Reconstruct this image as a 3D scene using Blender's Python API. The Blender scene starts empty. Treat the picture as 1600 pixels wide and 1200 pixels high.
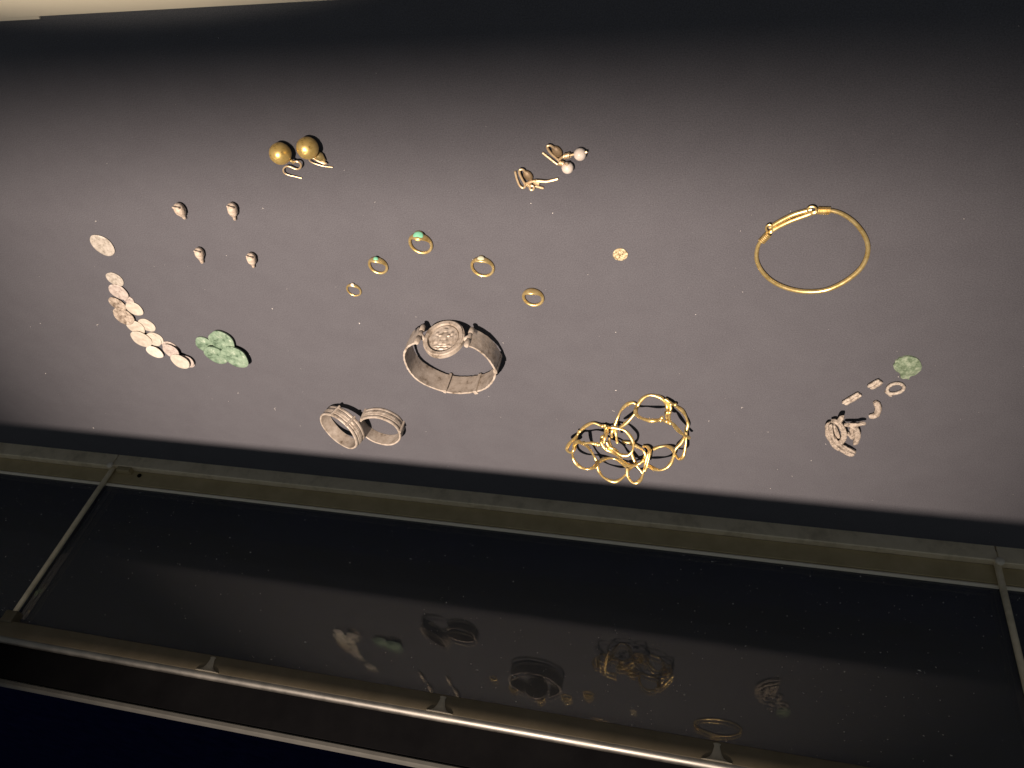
import bpy, math, random
import numpy as np
from mathutils import Vector, Matrix

random.seed(7)
rng = np.random.default_rng(7)
S = bpy.context.scene
COL = S.collection

# ------------------------------------------------------------------ camera
# world: metres, z = 0 is the cloth of the display bed, x runs along the case
CAM_H = 0.33368
FOC = 1187.75 / 1600.0
AX = np.array([[0.97033658, 0.06696616, -0.2322982],      # world x, y, z axes in
               [-0.1262311, -0.67914879, -0.72306475],    # camera right / down / forward
               [-0.20618591, 0.73093943, -0.6505497]])
cam_d = bpy.data.cameras.new("camera")
cam = bpy.data.objects.new("camera", cam_d)
COL.objects.link(cam)
right, down, fwd = AX[:, 0], AX[:, 1], AX[:, 2]
M = Matrix.Identity(4)
for i in range(3):
    M[i][0], M[i][1], M[i][2] = right[i], -down[i], -fwd[i]
M[2][3] = CAM_H
cam.matrix_world = M
cam_d.sensor_width = 36.0
cam_d.lens = 36.0 * FOC
cam_d.clip_start = 0.01
cam_d.clip_end = 120.0
S.camera = cam

# ------------------------------------------------------------------ world, lamps, exposure
W = bpy.data.worlds.new("World")
S.world = W
W.use_nodes = True
bg = W.node_tree.nodes["Background"]
bg.inputs[0].default_value = (0.88, 0.92, 0.94, 1)
bg.inputs[1].default_value = 0.125

LIGHT_POS = Vector((-0.22, 0.21, 1.5))
def spot(name, pos, target, power, half_deg, blend, radius, color, sy=1.0):
    d = bpy.data.lights.new(name, 'SPOT')
    d.energy = power
    d.spot_size = math.radians(2 * half_deg)
    d.spot_blend = blend
    d.shadow_soft_size = radius
    d.color = color
    o = bpy.data.objects.new(name, d)
    COL.objects.link(o)
    o.location = pos
    o.rotation_euler = (Vector(target) - Vector(pos)).to_track_quat('-Z', 'Y').to_euler()
    o.scale = (1, sy, 1)
    return o
spot("display_spotlight", LIGHT_POS, (-0.175, -0.43, 0), 296, 17.6, 1.0, 0.004, (1.0, 0.80, 0.66))
spot("rim_fill_spot", (-0.27, 0.68, 1.7), (-0.27, 0.68, 0), 140, 25.32, 0.02, 0.01, (1.0, 0.86, 0.66), 1.0)  # added lamp with no seen source, brightens the cream rim

S.view_settings.view_transform = 'Standard'
S.view_settings.look = 'None'
S.view_settings.exposure = 0
S.view_settings.gamma = 1
S.view_settings.use_curve_mapping = False
S.cycles.caustics_reflective = False
S.cycles.caustics_refractive = False
S.cycles.use_denoising = True
S.cycles.max_bounces = 14
S.cycles.transmission_bounces = 14

# ------------------------------------------------------------------ pixel of the photo (1600 x 1200) -> point on the plane z
def at(px, py, z=0.0):
    ray = AX @ np.array([px - 800.0, py - 600.0, 1187.75])
    t = (z - CAM_H) / ray[2]
    return np.array([0, 0, CAM_H]) + t * ray

def zt(ox, oy, k, pts, z0=0.0):
    """points read in an enlarged view (origin ox,oy, scale k): (x, y[, z]) -> world"""
    out = []
    for p in pts:
        z = p[2] if len(p) > 2 else z0
        out.append(at(ox + p[0] / k, oy + p[1] / k, z))
    return np.array(out)

# ------------------------------------------------------------------ materials
def mat(name):
    m = bpy.data.materials.new(name)
    m.use_nodes = True
    nt = m.node_tree
    return m, nt, nt.nodes["Principled BSDF"]

def noise_node(nt, scale, detail=4, rough=0.6, coord='Object'):
    tc = nt.nodes.new("ShaderNodeTexCoord")
    n = nt.nodes.new("ShaderNodeTexNoise")
    n.inputs["Scale"].default_value = scale
    n.inputs["Detail"].default_value = detail
    n.inputs["Roughness"].default_value = rough
    nt.links.new(tc.outputs[coord], n.inputs["Vector"])
    return n

def ramp(nt, src, stops):
    r = nt.nodes.new("ShaderNodeValToRGB")
    e = r.color_ramp.elements
    while len(e) < len(stops):
        e.new(0.5)
    for el, (p, c) in zip(e, stops):
        el.position = p
        el.color = (*c, 1)
    nt.links.new(src, r.inputs[0])
    return r

def aged(name, stops, scale, metallic, rough, bump=0.3, dist=0.0003, rough2=None, detail=5):
    m, nt, b = mat(name)
    n = noise_node(nt, scale, detail, 0.65)
    r = ramp(nt, n.outputs[0], stops)
    nt.links.new(r.outputs[0], b.inputs["Base Color"])
    b.inputs["Metallic"].default_value = metallic
    b.inputs["Roughness"].default_value = rough
    if rough2 is not None:
        mr = nt.nodes.new("ShaderNodeMapRange")
        mr.inputs[1].default_value = 0.3
        mr.inputs[2].default_value = 0.7
        mr.inputs[3].default_value = rough
        mr.inputs[4].default_value = rough2
        nt.links.new(n.outputs[0], mr.inputs[0])
        nt.links.new(mr.outputs[0], b.inputs["Roughness"])
    if bump:
        n2 = noise_node(nt, scale * 2.5, 4, 0.6)
        bp = nt.nodes.new("ShaderNodeBump")
        bp.inputs["Strength"].default_value = bump
        bp.inputs["Distance"].default_value = dist
        nt.links.new(n2.outputs[0], bp.inputs["Height"])
        nt.links.new(bp.outputs[0], b.inputs["Normal"])
    return m

GOLD = aged("gold", [(0.3, (0.76, 0.50, 0.15)), (0.5, (0.95, 0.72, 0.30)), (0.75, (0.98, 0.80, 0.43))], 260, 0.85, 0.26, 0.35, 0.00010, 0.40)
GOLD_BALL = aged("aged_gold_sheet", [(0.32, (0.34, 0.22, 0.07)), (0.42, (0.90, 0.64, 0.21)), (0.8, (0.98, 0.76, 0.32))], 480, 0.7, 0.33, 0.3, 0.00006, 0.40)
WIRE = aged("pale_gold_wire", [(0.3, (0.62, 0.44, 0.24)), (0.7, (0.86, 0.70, 0.46))], 500, 0.55, 0.4, 0.3, 0.0002)
SILVER = aged("tarnished_silver", [(0.30, (0.17, 0.135, 0.10)), (0.44, (0.42, 0.365, 0.305)), (0.7, (0.58, 0.525, 0.46))], 170, 0.3, 0.40, 0.6, 0.00014, 0.6)
COIN = aged("worn_silver_coin", [(0.32, (0.20, 0.18, 0.15)), (0.48, (0.40, 0.37, 0.32)), (0.72, (0.52, 0.49, 0.44))], 420, 0.15, 0.45, 0.8, 0.00018, 0.6)
COIN2 = aged("pinkish_silver_coin", [(0.32, (0.23, 0.19, 0.17)), (0.48, (0.42, 0.37, 0.335)), (0.72, (0.52, 0.47, 0.43))], 420, 0.15, 0.45, 0.8, 0.00018, 0.6)
COIN3 = aged("dark_silver_coin", [(0.36, (0.13, 0.10, 0.075)), (0.48, (0.30, 0.25, 0.20)), (0.64, (0.48, 0.42, 0.35))], 330, 0.15, 0.5, 0.8, 0.00018, 0.65)
COIN5 = aged("smooth_silver_coin", [(0.3, (0.44, 0.40, 0.335)), (0.7, (0.57, 0.53, 0.46))], 300, 0.15, 0.45, 0.5, 0.00012, 0.6)
COIN4 = aged("bright_silver_coin", [(0.3, (0.62, 0.57, 0.50)), (0.7, (0.80, 0.75, 0.67))], 300, 0.2, 0.42, 0.4, 0.0003, 0.55)
BEAD = aged("pitted_bone_bead", [(0.32, (0.24, 0.18, 0.135)), (0.48, (0.52, 0.44, 0.355)), (0.7, (0.68, 0.60, 0.51))], 420, 0.1, 0.5, 0.8, 0.0005)
PATINA = aged("green_patina", [(0.36, (0.06, 0.10, 0.065)), (0.47, (0.155, 0.235, 0.165)), (0.62, (0.215, 0.30, 0.22)), (0.70, (0.44, 0.51, 0.43))], 210, 0.05, 0.42, 0.9, 0.00030, 0.6)
PATINA2 = aged("scalloped_patina", [(0.34, (0.075, 0.11, 0.065)), (0.5, (0.165, 0.225, 0.15)), (0.68, (0.30, 0.36, 0.27))], 380, 0.05, 0.35, 1.0, 0.00018, 0.55)
CORD = aged("encrusted_chain", [(0.34, (0.21, 0.175, 0.14)), (0.5, (0.42, 0.365, 0.305)), (0.72, (0.55, 0.485, 0.415))], 520, 0.05, 0.6, 1.0, 0.0008)
FRAG = aged("silver_fragment", [(0.34, (0.20, 0.16, 0.125)), (0.5, (0.46, 0.41, 0.345)), (0.7, (0.60, 0.55, 0.48))], 520, 0.15, 0.5, 0.9, 0.0006)
SPECK = aged("speckled_gilt", [(0.38, (0.16, 0.12, 0.06)), (0.5, (0.50, 0.41, 0.24)), (0.62, (0.70, 0.62, 0.44))], 900, 0.3, 0.45, 0.8, 0.0004)
EMERALD = aged("green_gem", [(0.3, (0.12, 0.42, 0.27)), (0.7, (0.24, 0.58, 0.40))], 500, 0.0, 0.2, 0.2, 0.0001)
PALEGEM = aged("pale_gem", [(0.3, (0.46, 0.50, 0.36)), (0.7, (0.62, 0.62, 0.48))], 300, 0.0, 0.25, 0.2, 0.0002)
WHITEGEM = aged("milky_gem", [(0.3, (0.70, 0.62, 0.50)), (0.7, (0.80, 0.73, 0.62))], 300, 0.0, 0.3, 0.2, 0.0002)
PEARL = aged("pearl", [(0.3, (0.68, 0.60, 0.52)), (0.7, (0.82, 0.76, 0.69))], 300, 0.0, 0.3, 0.25, 0.0002)
DISC = aged("brown_gilt_disc", [(0.3, (0.13, 0.09, 0.05)), (0.7, (0.26, 0.19, 0.11))], 400, 0.3, 0.5, 0.4, 0.0002)
LINT = aged("lint", [(0.3, (0.55, 0.53, 0.50)), (0.7, (0.8, 0.78, 0.75))], 200, 0, 0.9, 0)
CREAM = aged("cream_paint", [(0.3, (0.66, 0.58, 0.47)), (0.7, (0.70, 0.62, 0.51))], 12, 0, 0.7, 0.1, 0.0003)
STRIP = aged("grey_anodised_strip", [(0.3, (0.62, 0.54, 0.38)), (0.5, (0.84, 0.74, 0.54)), (0.7, (0.92, 0.82, 0.62))], 55, 0.1, 0.6, 0.2, 0.0004)
GROOVE = aged("dark_gasket", [(0.3, (0.38, 0.31, 0.17)), (0.7, (0.50, 0.41, 0.24))], 40, 0.0, 0.7, 0.1, 0.0003)
BEADING = aged("pale_sealant", [(0.3, (0.92, 0.84, 0.68)), (0.7, (0.95, 0.89, 0.75))], 60, 0, 0.5, 0.1, 0.0003)
STEEL = aged("brushed_steel", [(0.3, (0.50, 0.48, 0.42)), (0.7, (0.60, 0.58, 0.51))], 60, 0.5, 0.35, 0.1, 0.0002)
RAILDARK = aged("bronze_anodised", [(0.3, (0.09, 0.075, 0.045)), (0.7, (0.12, 0.10, 0.065))], 60, 0, 0.8, 0.1, 0.0003)
CLIPGREY = aged("grey_silicone", [(0.3, (0.30, 0.28, 0.22)), (0.7, (0.38, 0.35, 0.28))], 60, 0, 0.7, 0.1, 0.0003)
RAILGREY = aged("grey_anodised", [(0.3, (0.045, 0.045, 0.04)), (0.7, (0.065, 0.065, 0.058))], 60, 0, 0.9, 0.1, 0.0003)
CHROME = aged("polished_rail", [(0.3, (0.20, 0.195, 0.18)), (0.7, (0.26, 0.255, 0.235))], 60, 1.0, 0.42, 0.1, 0.0002, 0.55)
BLACK = aged("black_paint", [(0.3, (0.0035, 0.0035, 0.004)), (0.7, (0.006, 0.006, 0.0065))], 20, 0, 0.7, 0)
BLACK.node_tree.nodes["Principled BSDF"].inputs["Specular IOR Level"].default_value = 0.02
CARPET = aged("dark_floor", [(0.3, (0.003, 0.004, 0.018)), (0.7, (0.006, 0.007, 0.03))], 8, 0, 0.9, 0)
CARPET.node_tree.nodes["Principled BSDF"].inputs["Specular IOR Level"].default_value = 0.0

# cloth of the display bed
CLOTH, nt, b = mat("display_cloth")
n1 = noise_node(nt, 38, 8, 0.75)
r1 = ramp(nt, n1.outputs[0], [(0.3, (0.093, 0.094, 0.108)), (0.7, (0.105, 0.107, 0.122))])
n2 = noise_node(nt, 1500, 2, 0.7)
mx = nt.nodes.new("ShaderNodeMix"); mx.data_type = 'RGBA'; mx.blend_type = 'MULTIPLY'
mx.inputs[0].default_value = 0.7
r2 = ramp(nt, n2.outputs[0], [(0.3, (0.6, 0.6, 0.6)), (0.7, (1.15, 1.15, 1.15))])
nt.links.new(r1.outputs[0], mx.inputs[6]); nt.links.new(r2.outputs[0], mx.inputs[7])
nt.links.new(mx.outputs[2], b.inputs["Base Color"])
b.inputs["Roughness"].default_value = 1.0
b.inputs["Specular IOR Level"].default_value = 0.08
bp = nt.nodes.new("ShaderNodeBump"); bp.inputs["Strength"].default_value = 0.25; bp.inputs["Distance"].default_value = 0.0004
nt.links.new(n2.outputs[0], bp.inputs["Height"]); nt.links.new(bp.outputs[0], b.inputs["Normal"])

GLASS, nt, b = mat("clear_glass")
b.inputs["Base Color"].default_value = (0.86, 0.87, 0.72, 1)   # a film of dust: a little of it scatters
b.inputs["Roughness"].default_value = 0.0
b.inputs["IOR"].default_value = 1.5
b.inputs["Transmission Weight"].default_value = 0.93

# ------------------------------------------------------------------ object helpers
def link_mesh(name, verts, faces, m, parent=None, origin=None, smooth=0.7):
    verts = np.asarray(verts, float)
    if parent is not None:
        o0 = np.array(parent["_w"])
    elif origin is not None:
        o0 = np.asarray(origin, float)
    else:
        lo, hi = verts.min(0), verts.max(0)
        o0 = np.array([(lo[0] + hi[0]) / 2, (lo[1] + hi[1]) / 2, lo[2]])
    me = bpy.data.meshes.new(name)
    me.from_pydata((verts - o0).tolist(), [], [list(map(int, f)) for f in faces])
    me.validate()
    me.materials.append(m)
    if smooth:
        me.shade_smooth()
        me.set_sharp_from_angle(angle=smooth)
    o = bpy.data.objects.new(name, me)
    COL.objects.link(o)
    if parent is not None:
        o.parent = parent
        if parent.type == 'MESH':
            pass
    else:
        o.location = o0
    o["_w"] = [float(v) for v in o0]
    return o

def tag(o, label, cat=None, group=None, kind=None):
    if label: o["label"] = label
    if cat: o["category"] = cat
    if group: o["group"] = group
    if kind: o["kind"] = kind
    return o

def thing(name, label, cat, loc, group=None):
    o = bpy.data.objects.new(name, None)
    o.empty_display_size = 0.01
    COL.objects.link(o)
    o.location = tuple(float(v) for v in loc)
    o["_w"] = [float(v) for v in loc]
    return tag(o, label, cat, group)

def box(x0, x1, y0, y1, z0, z1, bev=0.0):
    if bev <= 0:
        v = [(x, y, z) for z in (z0, z1) for y in (y0, y1) for x in (x0, x1)]
        f = [(0, 2, 3, 1), (4, 5, 7, 6), (0, 1, 5, 4), (2, 6, 7, 3), (0, 4, 6, 2), (1, 3, 7, 5)]
        return v, f
    # profile (y, z) with bevelled corners extruded along x
    p = [(y0 + bev, z0), (y1 - bev, z0), (y1, z0 + bev), (y1, z1 - bev), (y1 - bev, z1), (y0 + bev, z1), (y0, z1 - bev), (y0, z0 + bev)]
    return extrude_x(p, x0, x1)

def extrude_x(p, x0, x1):
    n = len(p)
    v = [(x0, y, z) for y, z in p] + [(x1, y, z) for y, z in p]
    f = [(i, (i + 1) % n, n + (i + 1) % n, n + i) for i in range(n)]
    f += [tuple(range(n - 1, -1, -1)), tuple(range(n, 2 * n))]
    return v, f

def spline(pts, n=8, closed=False):
    P = np.asarray(pts, float)
    N = len(P)
    out = []
    rng_i = range(N) if closed else range(N - 1)
    for i in rng_i:
        if closed:
            p0, p1, p2, p3 = P[i - 1], P[i], P[(i + 1) % N], P[(i + 2) % N]
        else:
            p1, p2 = P[i], P[i + 1]
            p0 = P[i - 1] if i > 0 else 2 * p1 - p2
            p3 = P[i + 2] if i + 2 < N else 2 * p2 - p1
        for k in range(n):
            t = k / n
            out.append(0.5 * ((2 * p1) + (-p0 + p2) * t + (2 * p0 - 5 * p1 + 4 * p2 - p3) * t * t + (-p0 + 3 * p1 - 3 * p2 + p3) * t ** 3))
    if not closed:
        out.append(P[-1])
    return np.array(out)

def sweep(path, prof, closed=False, up=(0, 0, 1), cap=True):
    """prof(i, u) -> (k,2) cross-section: first coord sideways, second along up"""
    path = np.asarray(path, float)
    N = len(path)
    up = np.asarray(up, float)
    V, F = [], []
    k = None
    for i in range(N):
        if closed:
            t = path[(i + 1) % N] - path[i - 1]
        else:
            t = path[min(i + 1, N - 1)] - path[max(i - 1, 0)]
        t = t / (np.linalg.norm(t) + 1e-12)
        s = np.cross(t, up)
        if np.linalg.norm(s) < 1e-3:
            s = np.cross(t, np.array([0.3, 1, 0.0]))
        if i > 0 and np.dot(s, ps) < 0 and abs(np.dot(t, up)) > 0.9:
            s = -s
        s /= np.linalg.norm(s)
        ps = s
        u = np.cross(s, t)
        c = prof(i, i / max(N - 1, 1))
        k = len(c)
        for a, b_ in c:
            V.append(path[i] + s * a + u * b_)
    R = N if closed else N - 1
    for i in range(R):
        for j in range(k):
            a, b_ = i * k + j, i * k + (j + 1) % k
            c_, d = ((i + 1) % N) * k + (j + 1) % k, ((i + 1) % N) * k + j
            F.append((a, b_, c_, d))
    if not closed and cap:
        F.append(tuple(range(k - 1, -1, -1)))
        F.append(tuple((N - 1) * k + j for j in range(k)))
    return np.array(V), F

def circ(r, n=10, ry=None, ph=0.0):
    ry = r if ry is None else ry
    a = np.arange(n) * 2 * math.pi / n + ph
    return np.stack([r * np.cos(a), ry * np.sin(a)], 1)

def tube(pts, r, n=6, closed=False, taper=None, flat=1.0, segs=9, wob=0.0):
    path = spline(pts, n, closed)
    w = rng.normal(size=len(path)) * wob
    def prof(i, u):
        q = r * (1 + w[i])
        if taper: q *= taper(u)
        return circ(q, segs, q * flat)
    return sweep(path, prof, closed)

def rope(pts, r, n=6, lobes=2, pitch=0.006, flat=1.0, depth=0.35, segs=16, ends=True):
    path = spline(pts, n)
    d = np.concatenate([[0], np.cumsum(np.linalg.norm(np.diff(path, axis=0), axis=1))])
    a = np.arange(segs) * 2 * math.pi / segs
    jit = rng.normal(size=(len(path), segs)) * 0.035
    def prof(i, u):
        ph = d[i] / pitch * 2 * math.pi
        q = r * (1 - depth + depth * np.abs(np.cos(lobes * (a + ph) / 2)) + jit[i])
        if ends:
            e = min(d[i], d[-1] - d[i]) / (r * 0.8)
            q = q * min(1.0, 0.62 + 0.38 * e)
        return np.stack([q * np.cos(a), flat * q * np.sin(a)], 1)
    return sweep(path, prof)

def lathe(prof, origin, axis, n=20, jitter=0.0):
    """prof: list of (distance along axis, radius)"""
    axis = np.asarray(axis, float); axis /= np.linalg.norm(axis)
    h = np.array([0, 0, 1.0]) if abs(axis[2]) < 0.9 else np.array([1.0, 0, 0])
    s = np.cross(axis, h); s /= np.linalg.norm(s)
    u = np.cross(s, axis)
    V, F = [], []
    for d, r in prof:
        for j in range(n):
            a = 2 * math.pi * j / n
            rr = r * (1 + rng.normal() * jitter)
            V.append(np.asarray(origin) + axis * d + s * rr * math.cos(a) + u * rr * math.sin(a))
    for i in range(len(prof) - 1):
        for j in range(n):
            F.append((i * n + j, i * n + (j + 1) % n, (i + 1) * n + (j + 1) % n, (i + 1) * n + j))
    F.append(tuple(range(n - 1, -1, -1)))
    F.append(tuple((len(prof) - 1) * n + j for j in range(n)))
    return np.array(V), F

def ball(c, rx, ry=None, rz=None, nu=24, nv=14, axis=None, dent=0.0):
    ry = rx if ry is None else ry
    rz = rx if rz is None else rz
    V, F = [], []
    ph = rng.uniform(0, 6, 6)
    for i in range(nv + 1):
        t = math.pi * i / nv
        for j in range(nu):
            a = 2 * math.pi * j / nu
            q = 1 + dent * (math.sin(3 * a + ph[0]) * math.sin(2 * t + ph[1]) + 0.6 * math.sin(5 * a + ph[2]) * math.sin(4 * t + ph[3]))
            V.append([rx * q * math.sin(t) * math.cos(a), ry * q * math.sin(t) * math.sin(a), rz * q * math.cos(t)])
    V = np.array(V)
    if axis is not None:
        q = Vector((0, 0, 1)).rotation_difference(Vector(axis))
        Rm = np.array(q.to_matrix())
        V = V @ Rm.T
    V = V + np.asarray(c)
    for i in range(nv):
        for j in range(nu):
            F.append((i * nu + j, (i + 1) * nu + j, (i + 1) * nu + (j + 1) % nu, i * nu + (j + 1) % nu))
    return V, F

def merge(*parts):
    V, F, o = [], [], 0
    for v, f in parts:
        V.append(np.asarray(v, float))
        F += [tuple(i + o for i in q) for q in f]
        o += len(v)
    return np.concatenate(V), F

def disc(c, R, th, normal=(0, 0, 1), relief=0.0002, nr=9, nt=34, edge=0.05, seed=0, rim=0.0, height=None, phase=0.0):
    """coin: relief on the upper face, uneven outline"""
    g = np.random.default_rng(seed)
    k = g.normal(size=(9, 2)) * 3.0
    ph = g.uniform(0, 6.28, 9)
    eo = g.uniform(0, 6.28, 3)
    V, F = [], []
    def hgt(x, y):
        if height is not None:
            return height(x, y)
        s = sum(math.sin(k[i, 0] * x * 1.6 + k[i, 1] * y * 1.6 + ph[i]) for i in range(9)) / 3.0
        return s * relief
    def rad(a):
        return R * (1 + edge * (math.sin(2 * a + eo[0]) * 0.5 + math.sin(3 * a + eo[1]) * 0.35 + math.sin(5 * a + eo[2]) * 0.25))
    V.append((0, 0, th + hgt(0, 0)))
    for i in range(1, nr + 1):
        q = i / nr
        for j in range(nt):
            a = 2 * math.pi * j / nt + phase
            r = rad(a) * q
            z = th + hgt(q * math.cos(a), q * math.sin(a)) + (rim if 0.85 < q < 0.99 else 0.0)
            if i == nr: z = th * 0.75
            V.append((r * math.cos(a), r * math.sin(a), z))
    b0 = len(V)
    for j in range(nt):
        a = 2 * math.pi * j / nt + phase
        V.append((rad(a) * 0.97 * math.cos(a), rad(a) * 0.97 * math.sin(a), 0))
    for j in range(nt):
        F.append((0, 1 + j, 1 + (j + 1) % nt))
        for i in range(nr - 1):
            F.append((1 + i * nt + j, 1 + (i + 1) * nt + j, 1 + (i + 1) * nt + (j + 1) % nt, 1 + i * nt + (j + 1) % nt))
        F.append((1 + (nr - 1) * nt + j, b0 + j, b0 + (j + 1) % nt, 1 + (nr - 1) * nt + (j + 1) % nt))
    F.append(tuple(b0 + j for j in range(nt - 1, -1, -1)))
    V = np.array(V)
    q = Vector((0, 0, 1)).rotation_difference(Vector(normal).normalized())
    V = V @ np.array(q.to_matrix()).T + np.asarray(c)
    return V, F

def rest(V, z=0.0):
    V = np.array(V)
    V[:, 2] += z - V[:, 2].min()
    return V

# ================================================================== SETTING
YW = -0.597            # inner face of the front glass
EDGE = -0.508          # front edge of the bed
X0, X1 = -1.25, 0.75

v, f = [], []
# the cloth bed: one sheet with a softly rounded front edge
prof = [(-0.1200, 0.0), (EDGE + 0.004, 0.0), (EDGE + 0.0012, -0.0008), (EDGE, -0.003), (EDGE, -0.028), (-0.1200, -0.028)]
v, f = extrude_x(prof, X0, X1)
bed = link_mesh("display_surface", v, f, CLOTH, origin=(0, 0, 0), smooth=0.6)
tag(bed, "dark mauve grey cloth bed the jewellery lies on", kind="structure")

v, f = box(-40, 40, -45, 3, -0.82, -0.80)
tag(link_mesh("floor", v, f, CARPET, origin=(0, 0, -0.8), smooth=0), "dark floor beyond the glass", kind="structure")

# cream rim along the far edge
t = thing("case_rim", "pale cream strip along the top left edge of the cloth bed", "rim", (-0.6, -0.05, -0.03))
v, f = box(X0, X1, -0.1199, 0.10, -0.03, 0.0012)
link_mesh("strip", v, f, CREAM, t, smooth=0)
v, f = box(X0, -0.3300, -0.1213, -0.11995, 0.0003, 0.0012)
link_mesh("lip", v, f, CREAM, t, smooth=0)

# unseen bar added above the frame to block light: its shadow is the dark band on the front of the bed
BLOCKER_Y = lambda y: LIGHT_POS.y + (y - LIGHT_POS.y) * 0.4      # at z = 0.9, for a shadow edge at y on the bed
t = thing("shadow_blocker", "added dark bar out of view, shading the front of the cloth bed", "light blocker", (-0.25, -0.178, 0.88))
v, f = box(-2.0, 1.6, BLOCKER_Y(-0.680), BLOCKER_Y(-0.483), 0.89, 0.90, 0.001)
link_mesh("bar", v, f, BLACK, t, smooth=0.5)

# the spotlight's housing above the case; an unseen blade added below it shades the far edge
t = thing("track_spotlight", "black track spotlight with an added light shaping blade, hanging above the case", "spotlight", (LIGHT_POS.x, LIGHT_POS.y, 1.36))
v, f = lathe([(0.012, 0.05), (0.012, 0.075), (0.02, 0.08), (0.16, 0.08), (0.19, 0.05)], (LIGHT_POS.x, LIGHT_POS.y, LIGHT_POS.z), (0, 0.15, 1), 24)
link_mesh("housing", v, f, BLACK, t)
v, f = box(LIGHT_POS.x - 0.16, LIGHT_POS.x + 0.16, LIGHT_POS.y - 0.0133 * (LIGHT_POS.y + 0.187) / 0.273 * 1.5, LIGHT_POS.y + 0.17, 1.389, 1.391)
link_mesh("shade_blade", v, f, BLACK, t, smooth=0)

# front glass, three bays divided by two rods
XL, XR = -0.5925, 0.2468
bays = [(X0, XL - 0.0006, "left"), (XL + 0.0006, XR - 0.0006, "middle"), (XR + 0.0006, X1, "right")]
PL = {"left": "short end pane of front glass, left of the slanting grey rod",
      "middle": "long dark front glass pane between the two grey rods, reflecting the jewellery",
      "right": "end pane of front glass at the right picture edge beyond the rod"}
for a, b_, w in bays:
    t = thing("glass_screen", PL[w], "glass screen", ((a + b_) / 2, YW, -0.085), "bays of the front glass")
    v, f = box(a, b_, YW - 0.008, YW, -0.030, 0.150)
    link_mesh("pane", v, f, GLASS, t, smooth=0)
    dz = 0.0015 if w != "middle" else 0.0
    v, f = box(a, b_, YW - 0.014, YW + 0.010, -0.085, -0.0402 + dz, 0.0008)
    link_mesh("channel", v, f, STRIP, t, smooth=0.5)
    v, f = box(a, b_, YW + 0.0003, YW + 0.0035, -0.0398 + dz, -0.0232, 0.0004)
    link_mesh("gasket", v, f, GROOVE, t, smooth=0.5)
    pa = [(x, YW + 0.0016, -0.0212) for x in np.linspace(a + 0.0005, b_ - 0.0005, 30)]
    v, f = sweep(np.array(pa), lambda i, u: circ(0.0017, 8))
    link_mesh("sealant_bead", v, f, BEADING, t)

for x, lab in ((XL, "thin grey rod at the left joint of the front glass"), (XR, "thin grey rod at the right joint of the front glass")):
    t = thing("divider_rod", lab, "rod", (x, YW + 0.0052, -0.038), "rods dividing the front glass")
    v, f = lathe([(0, 0.0014), (0.0008, 0.0024), (0.004, 0.0026), (0.1, 0.0025), (0.176, 0.0024)], (x, YW + 0.0062, -0.050), (0, 0, 1), 12)
    link_mesh("shaft", v, f, STRIP, t)
    v, f = lathe([(0, 0.0016), (0.0007, 0.0034), (0.0022, 0.0034), (0.003, 0.0016)], (x, YW + 0.0136, -0.0385), (0, -1, 0), 12)
    link_mesh("end_cap", v, f, BEADING, t)
    v, f = box(x - 0.006, x + 0.006, YW + 0.001, YW + 0.010, 0.126, 0.137, 0.0012)
    link_mesh("top_socket", v, f, RAILDARK, t, smooth=0.5)

bx = at(222, 735, -0.039)
t = thing("corner_bracket", "small dark bracket on the channel just right of the left rod", "bracket", (XL + 0.016, YW + 0.009, -0.0405))
v, f = box(XL + 0.008, XL + 0.024, YW + 0.0036, YW + 0.0100, -0.0400, -0.0345, 0.0008)
link_mesh("plate", v, f, GROOVE, t, smooth=0.5)
v, f = lathe([(0, 0.0022), (0.0012, 0.0022), (0.002, 0.0012)], (XL + 0.034, YW + 0.0036, -0.0345), (0, 1, 0), 10)
link_mesh("screw", v, f, BLACK, t)

# rail along the top of the glass
t = thing("front_rail", "polished metal rail with black fascia along the top of the front glass", "rail", (-0.25, YW, 0.13))
v, f = box(X0, X1, YW + 0.0005, YW + 0.0078, 0.1350, 0.1495, 0.0006)
link_mesh("under_strip", v, f, RAILDARK, t, smooth=0.5)
path = np.array([(x, YW + 0.0035, 0.1500) for x in np.linspace(X0, X1, 40)])
v, f = sweep(path, lambda i, u: circ(0.0042, 20))
link_mesh("tube", v, f, CHROME, t)
v, f = box(X0, X1, YW - 0.010, YW - 0.0015, 0.1505, 0.1815, 0.001)
link_mesh("fascia", v, f, BLACK, t, smooth=0.5)
v, f = box(X0, X1, YW - 0.010, YW - 0.0005, 0.1817, 0.1862, 0.001)
link_mesh("lip", v, f, RAILGREY, t, smooth=0.5)
for px, py in ((330, 1040), (691, 1100), (1120, 1170)):
    ray = AX @ np.array([px - 800.0, py - 600.0, 1187.75])
    p = np.array([0, 0, CAM_H]) + ray * ((YW + 0.006) / ray[1])
    v, f = lathe([(0, 0.0110), (0.0010, 0.0075), (0.0026, 0.0050), (0.0050, 0.0034), (0.0085, 0.0024), (0.0105, 0.0020), (0.0120, 0.0028), (0.0126, 0.0012)],
                 (p[0], YW + 0.0082, 0.1490), (0, 0, -1), 14)
    v[:, 1] = YW + 0.0082 + (v[:, 1] - YW - 0.0082) * 0.3
    link_mesh("clip", v, f, CLIPGREY, t)

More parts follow.
